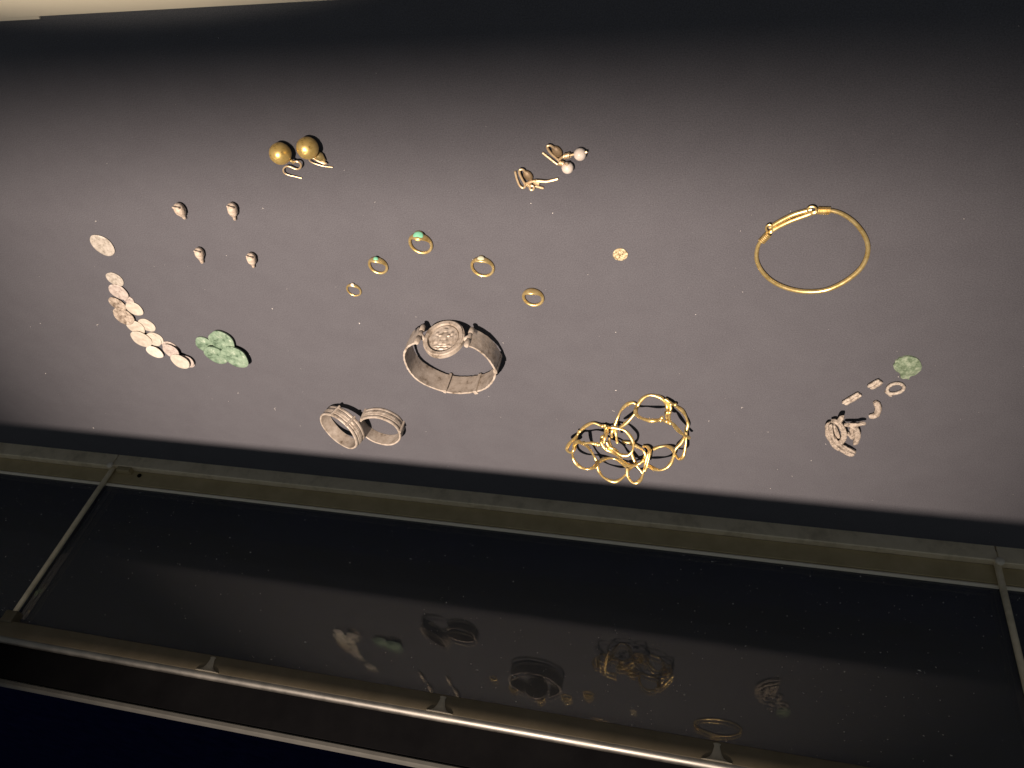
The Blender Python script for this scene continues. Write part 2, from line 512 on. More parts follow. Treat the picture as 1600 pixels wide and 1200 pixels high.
# ================================================================== JEWELLERY
# ---- two ball earrings
K = (400, 190, 10)
def ball_earring(label, cpx, hook, collar, cone=None):
    r = 0.0058
    c = at(cpx[0], cpx[1], r); c[2] = r
    t = thing("ball_earring", label, "earring", (c[0], c[1], 0), "gold ball earrings")
    v, f = ball(c, r, dent=0.008, nu=30, nv=20)
    link_mesh("ball", v, f, GOLD_BALL, t, smooth=1.2)
    cv = zt(*K, collar)
    v, f = tube(cv, 0.0009, 4, segs=8)
    link_mesh("collar", v, f, GOLD, t)
    if cone is not None:
        a, b2 = zt(*K, cone)
        L = np.linalg.norm(b2 - a)
        v, f = lathe([(0, 0.0006), (0.1 * L, 0.0021), (0.45 * L, 0.0023), (0.8 * L, 0.0013), (L, 0.0007)], a, b2 - a, 14)
        v[:, 2] = np.maximum(v[:, 2], 0.0001)
        link_mesh("cone", v, f, GOLD, t)
    v, f = tube(zt(*K, hook), 0.0005, 7, segs=8, taper=lambda u: 1.2 - 0.5 * u)
    link_mesh("hook", v, f, WIRE, t)
ball_earring("gold ball earring with S shaped wire, left one of the pair", (438.0, 240.0),
             [(585, 632, .0034), (640, 622, .0036), (692, 652, .0032), (703, 700, .0026), (665, 740, .0022), (605, 735, .0022), (535, 705, .0024),
              (475, 700, .0024), (428, 740, .0022), (440, 800, .0018), (520, 838, .0014), (620, 860, .001), (715, 885, .0007)],
             [(520, 590, .004), (560, 615, .0038), (595, 640, .0034)])
ball_earring("gold ball earring with small cone and loose wire, right one of the pair", (480.5, 231.5),
             [(1020, 610, .0022), (1070, 640, .002), (1098, 657, .0018), (1050, 650, .0018), (960, 610, .002), (900, 572, .0022), (850, 570, .0022), (833, 598, .002),
              (870, 635, .0017), (940, 662, .0013), (1060, 697, .001), (1200, 715, .0007)],
             [(900, 540, .004), (930, 560, .0035), (960, 570, .003)], [(940, 505, .0030), (1075, 610, .0016)])

# ---- two hook earrings
K = (780, 200, 10)
def coil(a, b2, r, turns, wr):
    n = turns * 10
    ax = b2 - a; L = np.linalg.norm(ax); ax = ax / L
    h = np.array([0, 0, 1.0]); s = np.cross(ax, h); s /= np.linalg.norm(s); u = np.cross(s, ax)
    P = np.array([a + ax * L * i / n + r * (s * math.cos(2 * math.pi * i / 10) + u * math.sin(2 * math.pi * i / 10)) for i in range(n + 1)])
    return sweep(P, lambda i, u_: circ(wr, 6))
def part_tube(t, name, pts, r, m=WIRE, taper=None, n=6, closed=False):
    v, f = tube(zt(*K, pts), r, n, closed, taper, segs=8)
    return link_mesh(name, v, f, m, t)
def cabochon(t, c, rx, ry, rz, ang):
    v, f = ball((0, 0, 0), rx, ry, rz, 18, 10)
    ca, sa = math.cos(ang), math.sin(ang)
    v = v @ np.array([[ca, sa, 0], [-sa, ca, 0], [0, 0, 1]]) + c
    v[:, 2] = np.maximum(v[:, 2], 0.0001)
    link_mesh("disc", v, f, DISC, t)

c0 = at(870, 245, 0)
t = thing("pearl_earring", "bent gold wire earring carrying two white pearls", "earring", (c0[0], c0[1], 0), "gold wire hook earrings")
part_tube(t, "hook", [(850, 305, .0016), (800, 275, .0022), (752, 285, .0026), (765, 340, .0026), (815, 405, .0024), (870, 455, .0022), (925, 505, .002), (945, 545, .0018),
                      (915, 565, .0014), (865, 535, .0012), (795, 480, .001), (725, 425, .0008), (675, 385, .0007)], 0.0006)
cabochon(t, at(780 + 90.5, 200 + 37, .0012), 0.0024, 0.0034, 0.0013, 0.5)
part_tube(t, "stem", [(940, 490, .002), (990, 455, .0024), (1040, 440, .0026), (1110, 425, .003), (1190, 408, .0032)], 0.0006)
v, f = coil(*zt(*K, [(1015, 445, .0026), (1105, 425, .0028)]), 0.0011, 4, 0.00042); link_mesh("coil", v, f, WIRE, t)
v, f = coil(*zt(*K, [(945, 545, .0022), (1010, 560, .0024)]), 0.0011, 3, 0.00042); link_mesh("coil", v, f, WIRE, t)
for (x, y, r) in ((1262, 412, .0031), (1068, 622, .0030)):
    c = zt(*K, [(x, y, r)])[0]
    v, f = ball(c, r, r, r, 20, 14, dent=0.012)
    link_mesh("pearl", v, f, PEARL, t, smooth=1.2)
part_tube(t, "pin", [(1330, 385, .0032), (1372, 375, .003)], 0.0007)
part_tube(t, "pin", [(1000, 560, .0026), (1050, 575, .0042), (1062, 570, .0056)], 0.0006)

c0 = at(827, 280, 0)
t = thing("wire_earring", "bent gold wire earring without pearls, lower of the hook earrings", "earring", (c0[0], c0[1], 0), "gold wire hook earrings")
part_tube(t, "hook", [(412, 695, .0016), (372, 652, .0022), (322, 655, .0026), (318, 715, .0026), (355, 795, .0024), (395, 865, .002), (405, 915, .0016), (370, 935, .0013),
                      (318, 895, .0012), (278, 800, .001), (262, 740, .0008), (248, 675, .0007)], 0.0006)
cabochon(t, at(780 + 45, 200 + 74.5, .0012), 0.0023, 0.0032, 0.0013, 0.5)
part_tube(t, "stem", [(425, 870, .0016), (500, 840, .002), (560, 830, .0022), (640, 832, .0022), (740, 836, .0018), (830, 818, .0012), (918, 795, .0009)], 0.00075)
v, f = coil(*zt(*K, [(555, 835, .002), (625, 870, .0021)]), 0.0011, 4, 0.00042); link_mesh("coil", v, f, WIRE, t)
v, f = coil(*zt(*K, [(430, 875, .0018), (500, 910, .002)]), 0.0009, 3, 0.00042); link_mesh("coil", v, f, WIRE, t)
a = np.linspace(0, 2 * math.pi, 9)[:-1]
part_tube(t, "loop", [(510 + 33 * math.cos(q), 935 + 33 * math.sin(q), .0014) for q in a], 0.0006, n=4, closed=True)
part_tube(t, "pin", [(565, 905, .0015), (630, 925, .0012), (690, 940, .0009)], 0.0007)

# ---- four small pendants
K = (250, 300, 8.889)
pend = [("small round headed pitted pendant bead, top left of the four", (262, 225), (345, 365), 0.0032, 0.40),
        ("small notched pitted pendant bead, top right of the four", (1000, 215), (1040, 380), 0.0029, 0.62),
        ("small waisted pitted pendant bead with thick stem, bottom left of the four", (540, 830), (588, 975), 0.0028, 0.30),
        ("small drop shaped pitted pendant bead, bottom right of the four", (1265, 905), (1300, 1040), 0.0029, 0.55)]
for lab, a, b2, r, bulge in pend:
    A = zt(*K, [(a[0], a[1], r)])[0]
    B = zt(*K, [(b2[0], b2[1], 0.0012)])[0]
    L = np.linalg.norm(B - A); ax = (B - A) / L
    t = thing("pendant_bead", lab, "pendant bead", (A[0], A[1], 0), "small pitted pendant beads")
    hd = [(-r * math.cos(q), r * math.sin(q)) for q in np.linspace(0.15, math.pi / 2, 7)]
    body = hd + [(L * 0.26, r * 1.0), (L * 0.42, r * (0.78 + bulge * 0.25)), (L * 0.55, r * (0.58 + bulge * 0.25)), (L * 0.64, r * (0.62 if bulge < 0.5 else 0.56)), (L * 0.71, r * 0.45)]
    v, f = lathe(body, A, ax, 20, 0.025)
    v[:, 2] = np.maximum(v[:, 2], 0.0)
    link_mesh("body", v, f, BEAD, t, smooth=1.0)
    sr = r * (0.48 if bulge < 0.35 else 0.36)
    v, f = lathe([(L * 0.70, sr * 0.9), (L * 0.85, sr), (L * 1.0, sr * 0.9), (L * 1.06, sr * 0.5)], A, ax, 14, 0.03)
    v[:, 2] = np.maximum(v[:, 2], 0.0)
    link_mesh("stem", v, f, BEAD, t, smooth=1.0)
    # suspension loop folded over the head
    s = np.cross(ax, [0, 0, 1.0]); s /= np.linalg.norm(s)
    P = [A - ax * r * 0.55 + s * r * 0.62 * math.cos(q) + np.array([0, 0, r * 0.55]) + (np.array([0, 0, .5]) - ax * 0.4) * r * 0.5 * math.sin(q) for q in np.linspace(0.2, math.pi - 0.2, 7)]
    v, f = tube(P, r * 0.22, 4, segs=7)
    link_mesh("loop", v, f, BEAD, t, smooth=1.0)

# ---- coins
K = (120, 340, 5)
def coin(name, label, c, R, th, z, tilt, m, seed, group, cat="coin", relief=0.00016, edge=0.05, kk=None, rim=0.0):
    p = zt(*(kk or K), [(c[0], c[1], z)])[0]
    n = np.array([tilt[0], tilt[1], 1.0])
    v, f = disc(p, R, th, n, relief, seed=seed, edge=edge, rim=rim)
    if v[:, 2].min() < 0 or z == 0:
        v = rest(v)
    o = link_mesh(name, v, f, m, smooth=0.9)
    return tag(o, label, cat, group)

coin("silver_coin", "single pinkish silver coin lying apart above the row of coins", (205, 212), 0.0083, 0.0010, 0.0, (0, 0), COIN, 3, None, rim=0.00018)
KC = (150, 410, 6.857)
G = "row of overlapping silver coins"
row = [  # centre, z, tilt, material, radius, label
    ((207, 176), 0.0, (0, 0), COIN, .0061, "topmost silver coin of the overlapping row"),
    ((352, 395), 0.0, (0, 0), COIN2, .0040, "small silver coin peeping out under the second coin of the row"),
    ((245, 312), .0009, (.03, .02), COIN2, .0068, "pinkish coin second from the top of the overlapping row"),
    ((415, 492), 0.0003, (.0, .04), COIN5, .0064, "buff coin beside the dark mottled coin, on the right flank of the row"),
    ((232, 440), 0.0003, (-.05, -.03), COIN3, .0063, "dark mottled coin under the pinkish coin on the left flank of the row"),
    ((300, 575), .0011, (-.02, .04), COIN3, .0080, "large worn coin with dark patch, third step down the row"),
    ((548, 668), 0.0, (.0, .0), COIN5, .0064, "plain coin on the right flank halfway down the row"),
    ((430, 690), .0009, (.03, -.03), COIN5, .0070, "plain pale coin in the middle of the row below the dark patched coin"),
    ((640, 808), 0.0, (.02, .0), COIN5, .0062, "pale coin half hidden behind the largest coin in the lower row"),
    ((618, 825), .0008, (.03, .04), COIN5, .0060, "pale coin wedged between the largest coin and the bright white coin"),
    ((490, 818), .0017, (.0, -.04), COIN5, .0082, "largest smooth pale coin in the lower half of the row"),
    ((632, 955), .0012, (-.03, -.05), COIN4, .0067, "bright white coin at the lower left of the row"),
    ((798, 905), 0.0, (.0, .0), COIN2, .0062, "peach coin at the back of the last cluster of the row"),
    ((805, 945), .0024, (-.04, .10), COIN2, .0064, "peach coin stacked second in the last cluster of the row"),
    ((985, 1055), 0.0, (.0, .05), COIN2, .0060, "lowest coin at the right end of the last stack of the row"),
    ((965, 1055), .0020, (.04, .06), COIN2, .0062, "middle coin of the stack at the right end of the row"),
    ((905, 1058), .0042, (.0, .06), COIN5, .0072, "large peach coin on top of the stack at the lower end of the row"),
]
for i, (c, z, tl, m, R, lab) in enumerate(row):
    coin("silver_coin", lab, c, R, 0.0008, z, tl, m, 20 + i, G, kk=KC, relief=(0.00022 if m is COIN3 else 0.00016), rim=0.0001)
G = "corroded green coins stuck together"
for i, (c, z, tl, R, lab) in enumerate([
        ((1005, 985), 0.0, (.0, .0), .0075, "leftmost of the clump of green corroded coins"),
        ((1137, 958), .0012, (-.03, .04), .0098, "green corroded coin at the top of the clump"),
        ((1090, 1068), .0026, (.02, -.05), .0088, "green corroded coin with white patch at the bottom of the clump"),
        ((1240, 1082), .0034, (.0, .07), .0100, "rightmost of the clump of green corroded coins")]):
    coin("green_coin", lab, c, R, 0.0016, z, tl, PATINA, 60 + i, G, relief=0.0003, edge=0.09)

# ---- finger rings
def finger_ring(label, cpx, R, a_, bmin, bmax, th_b, gem=None, gold=GOLD, group="gold finger rings", bez=0.0):
    c = at(cpx[0], cpx[1], 0)
    t = thing("finger_ring", label, "ring", (c[0], c[1], 0), group)
    N = 56
    V, F = [], []
    k = 12
    for i in range(N):
        th = 2 * math.pi * i / N
        w = max(0.0, math.cos(th - th_b)) ** 2.2
        bb = bmin + (bmax - bmin) * w
        aa = a_ * (1 + 0.35 * w)
        for j in range(k):
            q = 2 * math.pi * j / k
            rr = R - a_ + aa * math.cos(q) + bez * w
            V.append((c[0] + rr * math.cos(th), c[1] + rr * math.sin(th), bb + bb * math.sin(q)))
    for i in range(N):
        for j in range(k):
            F.append((i * k + j, ((i + 1) % N) * k + j, ((i + 1) % N) * k + (j + 1) % k, i * k + (j + 1) % k))
    link_mesh("hoop", V, F, gold, t, smooth=1.2)
    if gem:
        m, gw, gh, gd, name = gem
        d = np.array([math.cos(th_b), math.sin(th_b), 0.55]); d /= np.linalg.norm(d)
        p = c + np.array([math.cos(th_b), math.sin(th_b), 0]) * (R + bez * 0.8 - a_ * 0.2) + np.array([0, 0, bmax * 1.05])
        v, f = lathe([(-gd, gw * 1.0), (0, gw * 1.02), (gd * 0.12, gw * 0.98)], p, d, 18)
        v[:, 2] = np.maximum(v[:, 2], 0.0001)
        link_mesh("bezel", v, f, gold, t)
        v, f = ball(p + d * gd * 0.15, gw, gh, gd, 16, 10, axis=d)
        v[:, 2] = np.maximum(v[:, 2], 0.0001)
        link_mesh(name, v, f, m, t)
finger_ring("largest gold ring with big green stone", (658, 379.5), .0073, .00085, .0009, .0030, 1.45, (EMERALD, .0030, .0026, .0010, "gem"), bez=.0004)
finger_ring("gold ring with small green stone below the largest ring", (591.5, 414), .0063, .0008, .0009, .0025, 1.42, (EMERALD, .0016, .0016, .0010, "gem"), bez=.0004)
finger_ring("tiny thin gold ring with white stone, lowest left of the rings", (553.5, 452.5), .0050, .00055, .0006, .0013, 1.4, (WHITEGEM, .0012, .0012, .0009, "gem"), bez=.0003)
finger_ring("gold ring with pale greenish stone, right of the largest ring", (754.5, 416), .0072, .0008, .0009, .0022, 1.5, (PALEGEM, .0021, .0018, .0008, "gem"), bez=.0002)
finger_ring("plain thick gold ring with swelling top, rightmost of the rings", (833.5, 463.5), .0067, .0009, .0010, .0026, 1.6, None, bez=.0004)

# ---- tiny gilt disc
p = at(969.3, 396.8, 0)
def relief_disc(x, y):
    r = math.hypot(x, y); a = math.atan2(y, x)
    return 0.00035 * (math.cos(a * 7) * math.sin(r * 9)) + 0.0004 * math.exp(-(r * 5) ** 2)
v, f = disc(p, 0.0041, 0.0009, (0, 0, 1), edge=0.04, seed=4, height=relief_disc, nr=10, nt=30)
tag(link_mesh("gilt_disc", rest(v), f, SPECK, smooth=0.9), "tiny speckled gilt disc lying alone between the rings and the bangle", "disc")

# ---- gold bangle
K = (1140, 290, 6.154)
c0 = at(1269, 392, 0)
t = thing("gold_bangle", "large thin gold wire bangle with coiled fastening on the right", "bangle", (c0[0], c0[1], 0))
zb = .0014
hoop = [(860, 240), (970, 240), (1080, 272), (1195, 350), (1285, 460), (1328, 570), (1320, 680), (1268, 785), (1180, 872), (1060, 950), (930, 1003), (800, 1020), (660, 1012),
        (520, 975), (400, 912), (312, 825), (264, 730), (260, 640), (290, 550), (375, 460)]
v, f = tube(zt(*K, hoop, zb), .00105, 6, segs=10, taper=lambda u: 0.95 + 0.28 * math.sin(math.pi * u) ** 2)
link_mesh("hoop", v, f, GOLD, t, smooth=1.2)
for pts in ([(385, 405), (470, 350), (600, 284), (700, 252), (790, 228)], [(380, 450), (480, 392), (600, 336), (740, 285), (830, 250)]):
    v, f = tube(zt(*K, pts, zb), .0011, 6, segs=10)
    link_mesh("fastening_wire", v, f, GOLD, t, smooth=1.2)
for a, b2, nt_ in (((848, 239), (968, 241), 8), ((378, 462), (305, 540), 6)):
    v, f = coil(*zt(*K, [(*a, .0019), (*b2, .0019)]), .00155, nt_, .0004)
    link_mesh("coil", v, f, GOLD, t)
for cx_, cy_, rx, ry in ((795, 232, 50, 36), (385, 412, 38, 42)):
    pts = [(cx_ + rx * (1 - .045 * i_ / 2) * math.cos(q), cy_ + ry * (1 - .045 * i_ / 2) * math.sin(q), .0019 + .0010 * i_ / 12)
           for i_, q in enumerate(np.linspace(0.4, 2.4 * math.pi, 13))]
    v, f = tube(zt(*K, pts), .00052, 4, segs=8)
    link_mesh("knot", v, f, GOLD, t)

# ---- hinged bracelet with medallion
BC = np.array([-0.1524, -0.3385]); BX, BY = 0.0302, 0.0275; BH = 0.0150
c0 = np.array([BC[0], BC[1], 0])
t = thing("medallion_bracelet", "wide tarnished silver bracelet with round figured medallion", "bracelet", c0)
def bpos(th, dr, z):
    """point on the bracelet: the band stands propped up on the rim of its medallion"""
    base = .0016 + (math.sin(th) + 1) * .0022
    return np.array([BC[0] + (BX + dr) * math.cos(th), BC[1] + (BY + dr) * math.sin(th), z + base])
def ang(px, py, z=0):
    p = at(px, py, z); return math.atan2((p[1] - BC[1]) / BY, (p[0] - BC[0]) / BX)
aR = ang(736, 516, .0055); aL = ang(666, 513, .0055)
if aL < 0: aL += 2 * math.pi
A0, A1 = aR, aL - 2 * math.pi           # clockwise through the bottom
N = 110
V, F = [], []
prof = [(-.0010, 0), (-.0004, -.0002), (.0002, .0002), (.0002, .3), (.0004, .5), (.0002, .7), (.0002, 1.0), (-.0004, 1.01), (-.0010, 1.0), (-.0010, .66), (-.0011, .33)]
k = len(prof)
nz = rng.normal(size=(N + 1, k)) * 0.00010
wav = lambda th, s: 0.0004 * math.sin(th * 3 + s) + 0.00025 * math.sin(th * 7 + 2 * s)
for i in range(N + 1):
    th = A0 + (A1 - A0) * i / N
    for j, (dr, zz) in enumerate(prof):
        V.append(bpos(th, dr + wav(th, 1.0) + nz[i, j], (zz * BH if abs(zz) >= .2 else zz) + wav(th, 3.0) * (1 if zz > .6 else .3)))
for i in range(N):
    for j in range(k):
        F.append((i * k + j, i * k + (j + 1) % k, (i + 1) * k + (j + 1) % k, (i + 1) * k + j))
F.append(tuple(range(k))); F.append(tuple(N * k + j for j in range(k - 1, -1, -1)))
link_mesh("band", V, F, SILVER, t, smooth=0.8)
def barrel(th, rad, z0, z1, name):
    v, f = lathe([(0, rad * .8), (.0006, rad), ((z1 - z0) - .0006, rad), (z1 - z0, rad * .75)], bpos(th, -.0004, z0), (0, 0, 1), 14, 0.03)
    return link_mesh(name, v, f, SILVER, t, smooth=0.9)
for th in (aR, aL):
    barrel(th, .0017, -.0002, .0046, "hinge_knuckle")
    barrel(th, .0014, .0049, .0100, "hinge_knuckle")
    barrel(th, .0017, .0103, .0156, "hinge_knuckle")
def rib(th, dth, name, z1, dr0, dr1):
    V, F = [], []
    n = 5
    for i in range(n + 1):
        q = th - dth / 2 + dth * i / n
        for dr, z in ((dr0, -.0004), (dr1, -.0004), (dr1, z1), (dr0, z1)):
            V.append(bpos(q, dr, z))
    for i in range(n):
        for j in range(4):
            F.append((i * 4 + j, i * 4 + (j + 1) % 4, (i + 1) * 4 + (j + 1) % 4, (i + 1) * 4 + j))
    F.append((0, 1, 2, 3)); F.append((n * 4 + 3, n * 4 + 2, n * 4 + 1, n * 4))
    link_mesh(name, V, F, SILVER, t, smooth=0.6)
rib(ang(742, 598, .011), .09, "clasp_rib", BH + .0006, -.0022, .0009)
rib(ang(699, 600, .011), .06, "clasp_rib", BH + .0003, -.0020, .0009)
rib(ang(772, 566, .010), .12, "clasp_rib", BH - .0004, -.0012, .0012)
# medallion: leans back slightly, figure in low relief, its lower rim on the cloth
MR = 0.0136
LEAN = .20
pm = at(701, 502.5, 0.0002)
th_m = math.radians(96)
nrm = np.array([math.cos(th_m) * math.cos(LEAN), math.sin(th_m) * math.cos(LEAN), math.sin(LEAN)])
upv = np.array([-math.cos(th_m) * math.sin(LEAN), -math.sin(th_m) * math.sin(LEAN), math.cos(LEAN)])
cm = pm + upv * MR
xv = np.cross(upv, nrm)
blobs = [  # x, y, half width, half height, height of relief: three standing figures over a ground line
    (-.02, -.42, .10, .11, 1.5), (-.02, -.08, .15, .22, 1.7), (-.02, .24, .20, .14, 1.4), (-.22, -.12, .09, .05, 1.1), (.19, -.16, .09, .05, 1.1),
    (-.38, -.22, .075, .09, 1.2), (-.38, .08, .10, .20, 1.2), (.36, -.24, .075, .09, 1.2), (.36, .06, .10, .20, 1.2),
    (-.02, .44, .44, .025, 1.0), (-.26, .56, .06, .05, 1.0), (.0, .58, .13, .05, 1.1), (.27, .55, .06, .05, 1.0), (.55, .05, .05, .22, .8), (-.57, .02, .05, .2, .8)]
def med_h(x, y):
    r = math.hypot(x, y)
    if r < .71:
        h = 0.0
        for bx_, by_, sx, sy, a in blobs:
            h = max(h, a * 0.00062 * math.exp(-((x - bx_) / sx) ** 6 - ((y - by_) / sy) ** 6))
        return h + 0.00010 * math.sin(19 * x + 3) * math.sin(17 * y + 1)
    if r < .775: return -0.0007
    if r < .95: return 0.0010 + 0.0001 * math.sin(40 * math.atan2(y, x))
    return 0.0002
V, F = [], []
nr, ntt = 46, 96
V.append((0, 0, .0012 + med_h(0, 0)))
for i in range(1, nr + 1):
    for j in range(ntt):
        a = 2 * math.pi * j / ntt; q = i / nr
        V.append((MR * q * math.cos(a), MR * q * math.sin(a), .0012 + med_h(q * math.cos(a), q * math.sin(a))))
b0 = len(V)
for j in range(ntt):
    a = 2 * math.pi * j / ntt
    V.append((MR * math.cos(a), MR * math.sin(a), -.0012))
for j in range(ntt):
    F.append((0, 1 + j, 1 + (j + 1) % ntt))
    for i in range(nr - 1):
        F.append((1 + i * ntt + j, 1 + (i + 1) * ntt + j, 1 + (i + 1) * ntt + (j + 1) % ntt, 1 + i * ntt + (j + 1) % ntt))
    F.append((1 + (nr - 1) * ntt + j, b0 + j, b0 + (j + 1) % ntt, 1 + (nr - 1) * ntt + (j + 1) % ntt))
F.append(tuple(b0 + j for j in range(ntt - 1, -1, -1)))
V = np.array(V)
V = cm + V[:, :1] * xv + V[:, 1:2] * upv + V[:, 2:3] * nrm
V[:, 2] += max(0.0, -V[:, 2].min())
med = link_mesh("medallion", V, F, SILVER, t, smooth=0.7)
tag(med, "round medallion with figure in low relief and raised rim")
for th in (aR, aL):
    h = bpos(th, -.0004, .0075)
    sg = 1 if np.dot(xv, h - cm) > 0 else -1
    e = cm + xv * MR * .93 * sg - nrm * .0004
    v, f = tube([e, (e + h) / 2 + [0, 0, .0004], h], .0016, 4, segs=10)
    link_mesh("lug", v, f, SILVER, t)

# ---- pair of ridged rings
def ridged_band(t, c, R, H, n, open_=None, seed=1, th=.0013):
    n = np.asarray(n, float); n /= np.linalg.norm(n)
    s = np.cross(n, [0.2, 1, 0]); s /= np.linalg.norm(s); u = np.cross(n, s)
    g = np.random.default_rng(seed)
    prof = [(-th, 0.02), (-th, .35), (-th - .0001, .65), (-th, .98), (-th * .5, 1.0)]
    for q in np.linspace(1, 0, 29):
        saw = .00042 * abs(math.sin(q * math.pi * 4)) ** 0.6 + (.00035 if .44 < q < .56 else 0)
        prof.append((saw - .0002, q))
    prof.append((-th * .5, 0.0))
    k = len(prof); N = 90
    V, F = [], []
    for i in range(N):
        a = 2 * math.pi * i / N
        jj = .00018 * math.sin(3 * a + seed) + .00012 * math.sin(7 * a)
        for j, (dr, q) in enumerate(prof):
            r = R + dr + jj + g.normal() * .00003
            V.append(c + (s * math.cos(a) + u * math.sin(a)) * r + n * H * q)
    for i in range(N):
        for j in range(k):
            F.append((i * k + j, i * k + (j + 1) % k, ((i + 1) % N) * k + (j + 1) % k, ((i + 1) % N) * k + j))
    return np.array(V), F, s, u, n
def crossbar(t, c, R, H, s, u, n, a, dz, w=.0011):
    p = []
    for q in np.linspace(-.02, 1.02, 6):
        p.append(c + (s * math.cos(a) + u * math.sin(a)) * (R + .0003) + n * H * q)
    v, f = tube(p, w, 3, segs=8, flat=.8)
    v[:, 2] += dz
    v[:, 2] = np.maximum(v[:, 2], 0)
    link_mesh("crossbar", v, f, SILVER, t, smooth=0.9)

RC = np.array([-0.2262, -0.4234, 0.0])
t = thing("ridged_ring", "upright ridged silver ring standing flat, right one of the linked pair", "ring", RC, "pair of ridged silver rings")
v, f, s, u, n = ridged_band(t, RC, .0166, .0098, (0, 0, 1), seed=2)
link_mesh("band", v, f, SILVER, t, smooth=0.8)
for px, py in ((566, 640), (626, 662)):
    p = at(px, py, 0.002)
    d = p - RC
    crossbar(t, RC, .0166, .0098, s, u, n, math.atan2(np.dot(d, u), np.dot(d, s)), 0.0)

nl = np.array([0.345, -0.045, -0.937])
rimc = at(528.5, 674, .0150)
cL = rimc
t = thing("ridged_ring", "tilted ridged silver ring leaning on its neighbour, left one of the linked pair", "ring", (rimc[0], rimc[1], 0), "pair of ridged silver rings")
v, f, s, u, n = ridged_band(t, cL, .0177, .0098, nl, seed=5)
dz = -v[:, 2].min()
v[:, 2] += dz
link_mesh("band", v, f, SILVER, t, smooth=0.8)
for px, py in ((520, 637), (546, 658)):
    p = at(px, py, .010)
    d = p - cL
    crossbar(t, cL, .0177, .0098, s, u, n, math.atan2(np.dot(d, u), np.dot(d, s)), dz)

# ---- openwork gold bracelet (band of interlaced wire standing on its edge)
K = (860, 590, 6.384)
c0 = at(985, 670, 0)
t = thing("openwork_bracelet", "gold openwork bracelet of interlaced wire loops, crumpled together", "bracelet", (c0[0], c0[1], 0))
T = .0200  # height of the band
wires = [
    # upper left lobe: outer side of the band
    [(505, 480, .003), (430, 452, .0015), (360, 480, .0012), (300, 530, .002), (255, 590, .006), (190, 660, .011), (165, 715, .015), (200, 748, .018), (235, 720, .017), (245, 650, .011), (265, 590, .006), (285, 530, .002)],
    [(485, 670, .0185), (400, 652, .018), (320, 655, .017), (270, 640, .0145), (235, 690, .014), (220, 770, .013), (245, 840, .015), (300, 893, .018), (370, 912, .0195), (430, 897, .017), (468, 858, .0115)],
    [(330, 652, .0165), (375, 690, .009), (425, 765, .007), (460, 835, .009), (478, 920, .013), (520, 985, .017), (590, 1027, .0195), (660, 1035, .0195), (735, 985, .016), (780, 920, .011)],
    [(440, 890, .0145), (475, 850, .010), (530, 815, .0045), (600, 803, .001), (670, 820, .0012), (720, 855, .004), (770, 905, .009)],
    # front fold
    [(770, 925, .011), (835, 878, .0075), (900, 850, .007), (945, 790, .006), (930, 730, .004), (870, 690, .003), (790, 652, .0022), (715, 640, .002)],
    [(765, 905, .011), (772, 980, .015), (810, 1040, .0185), (860, 1050, .019), (905, 1010, .016), (928, 940, .012), (945, 870, .009), (962, 800, .006), (985, 730, .003)],
    [(805, 745, .004), (835, 820, .0065), (870, 890, .010), (930, 965, .013)],
    [(925, 685, .002), (970, 690, .003), (992, 740, .006), (980, 810, .010), (962, 880, .013), (940, 930, .0155)],
    # right front lobe
    [(985, 880, .011), (1040, 912, .0155), (1100, 922, .0175), (1165, 895, .0165), (1210, 840, .0135), (1232, 770, .010), (1255, 705, .0065), (1310, 645, .004), (1345, 570, .002), (1352, 500, .001)],
    [(1030, 712, .0012), (1090, 690, .0012), (1160, 683, .0015), (1215, 710, .0045), (1245, 765, .009), (1285, 812, .0135), (1325, 785, .0135), (1345, 700, .010), (1355, 600, .006), (1352, 520, .003)],
    # right side up to the clasp
    [(1385, 600, .009), (1330, 570, .012), (1270, 520, .014), (1225, 465, .015), (1190, 435, .0155)],
    [(1350, 540, .006), (1372, 470, .0035), (1355, 400, .002), (1320, 335, .0012), (1275, 300, .0012), (1235, 275, .0015)],
    # top ring
    [(1160, 280, .004), (1120, 215, .0022), (1060, 185, .0012), (990, 175, .001), (925, 205, .0012), (875, 270, .003), (850, 345, .007), (790, 420, .0095), (735, 470, .011), (690, 500, .012)],
    [(1110, 412, .0165), (1050, 428, .018), (985, 427, .018), (910, 405, .016), (860, 370, .0115), (850, 320, .0075), (862, 280, .003), (825, 250, .0012), (765, 268, .001), (710, 320, .0015), (675, 390, .003), (645, 470, .006)],
    [(1150, 230, .003), (1165, 290, .0055), (1165, 340, .0075)],
    # inner ring
    [(615, 495, .008), (680, 508, .0085), (745, 530, .0095), (800, 590, .011), (828, 660, .0135), (815, 735, .016), (770, 775, .0175), (705, 770, .0175), (650, 735, .016), (605, 690, .013), (585, 640, .010), (590, 600, .008)],
    [(515, 585, .0105), (505, 640, .0125), (545, 705, .0145), (620, 745, .0155), (680, 790, .0155), (730, 845, .0145), (800, 880, .013), (870, 868, .0110), (930, 825, .009)],
    [(560, 640, .012), (590, 690, .0135), (660, 725, .0145), (690, 780, .014)],
    [(650, 520, .0085), (656, 580, .0115), (668, 650, .0135)],
    [(622, 515, .0085), (612, 560, .0105), (615, 590, .011)],
]
for i, w in enumerate(wires):
    ph = rng.uniform(0, 6)
    v, f = tube(zt(*K, w), .00102, 7, segs=9, flat=1.15, taper=lambda u, ph=ph, L=len(w): 0.74 + 0.55 * math.sin(ph + u * L * 0.9) ** 2)
    v[:, 2] = np.maximum(v[:, 2], 0.0)
    link_mesh("wire_loop", v, f, GOLD, t, smooth=1.2)
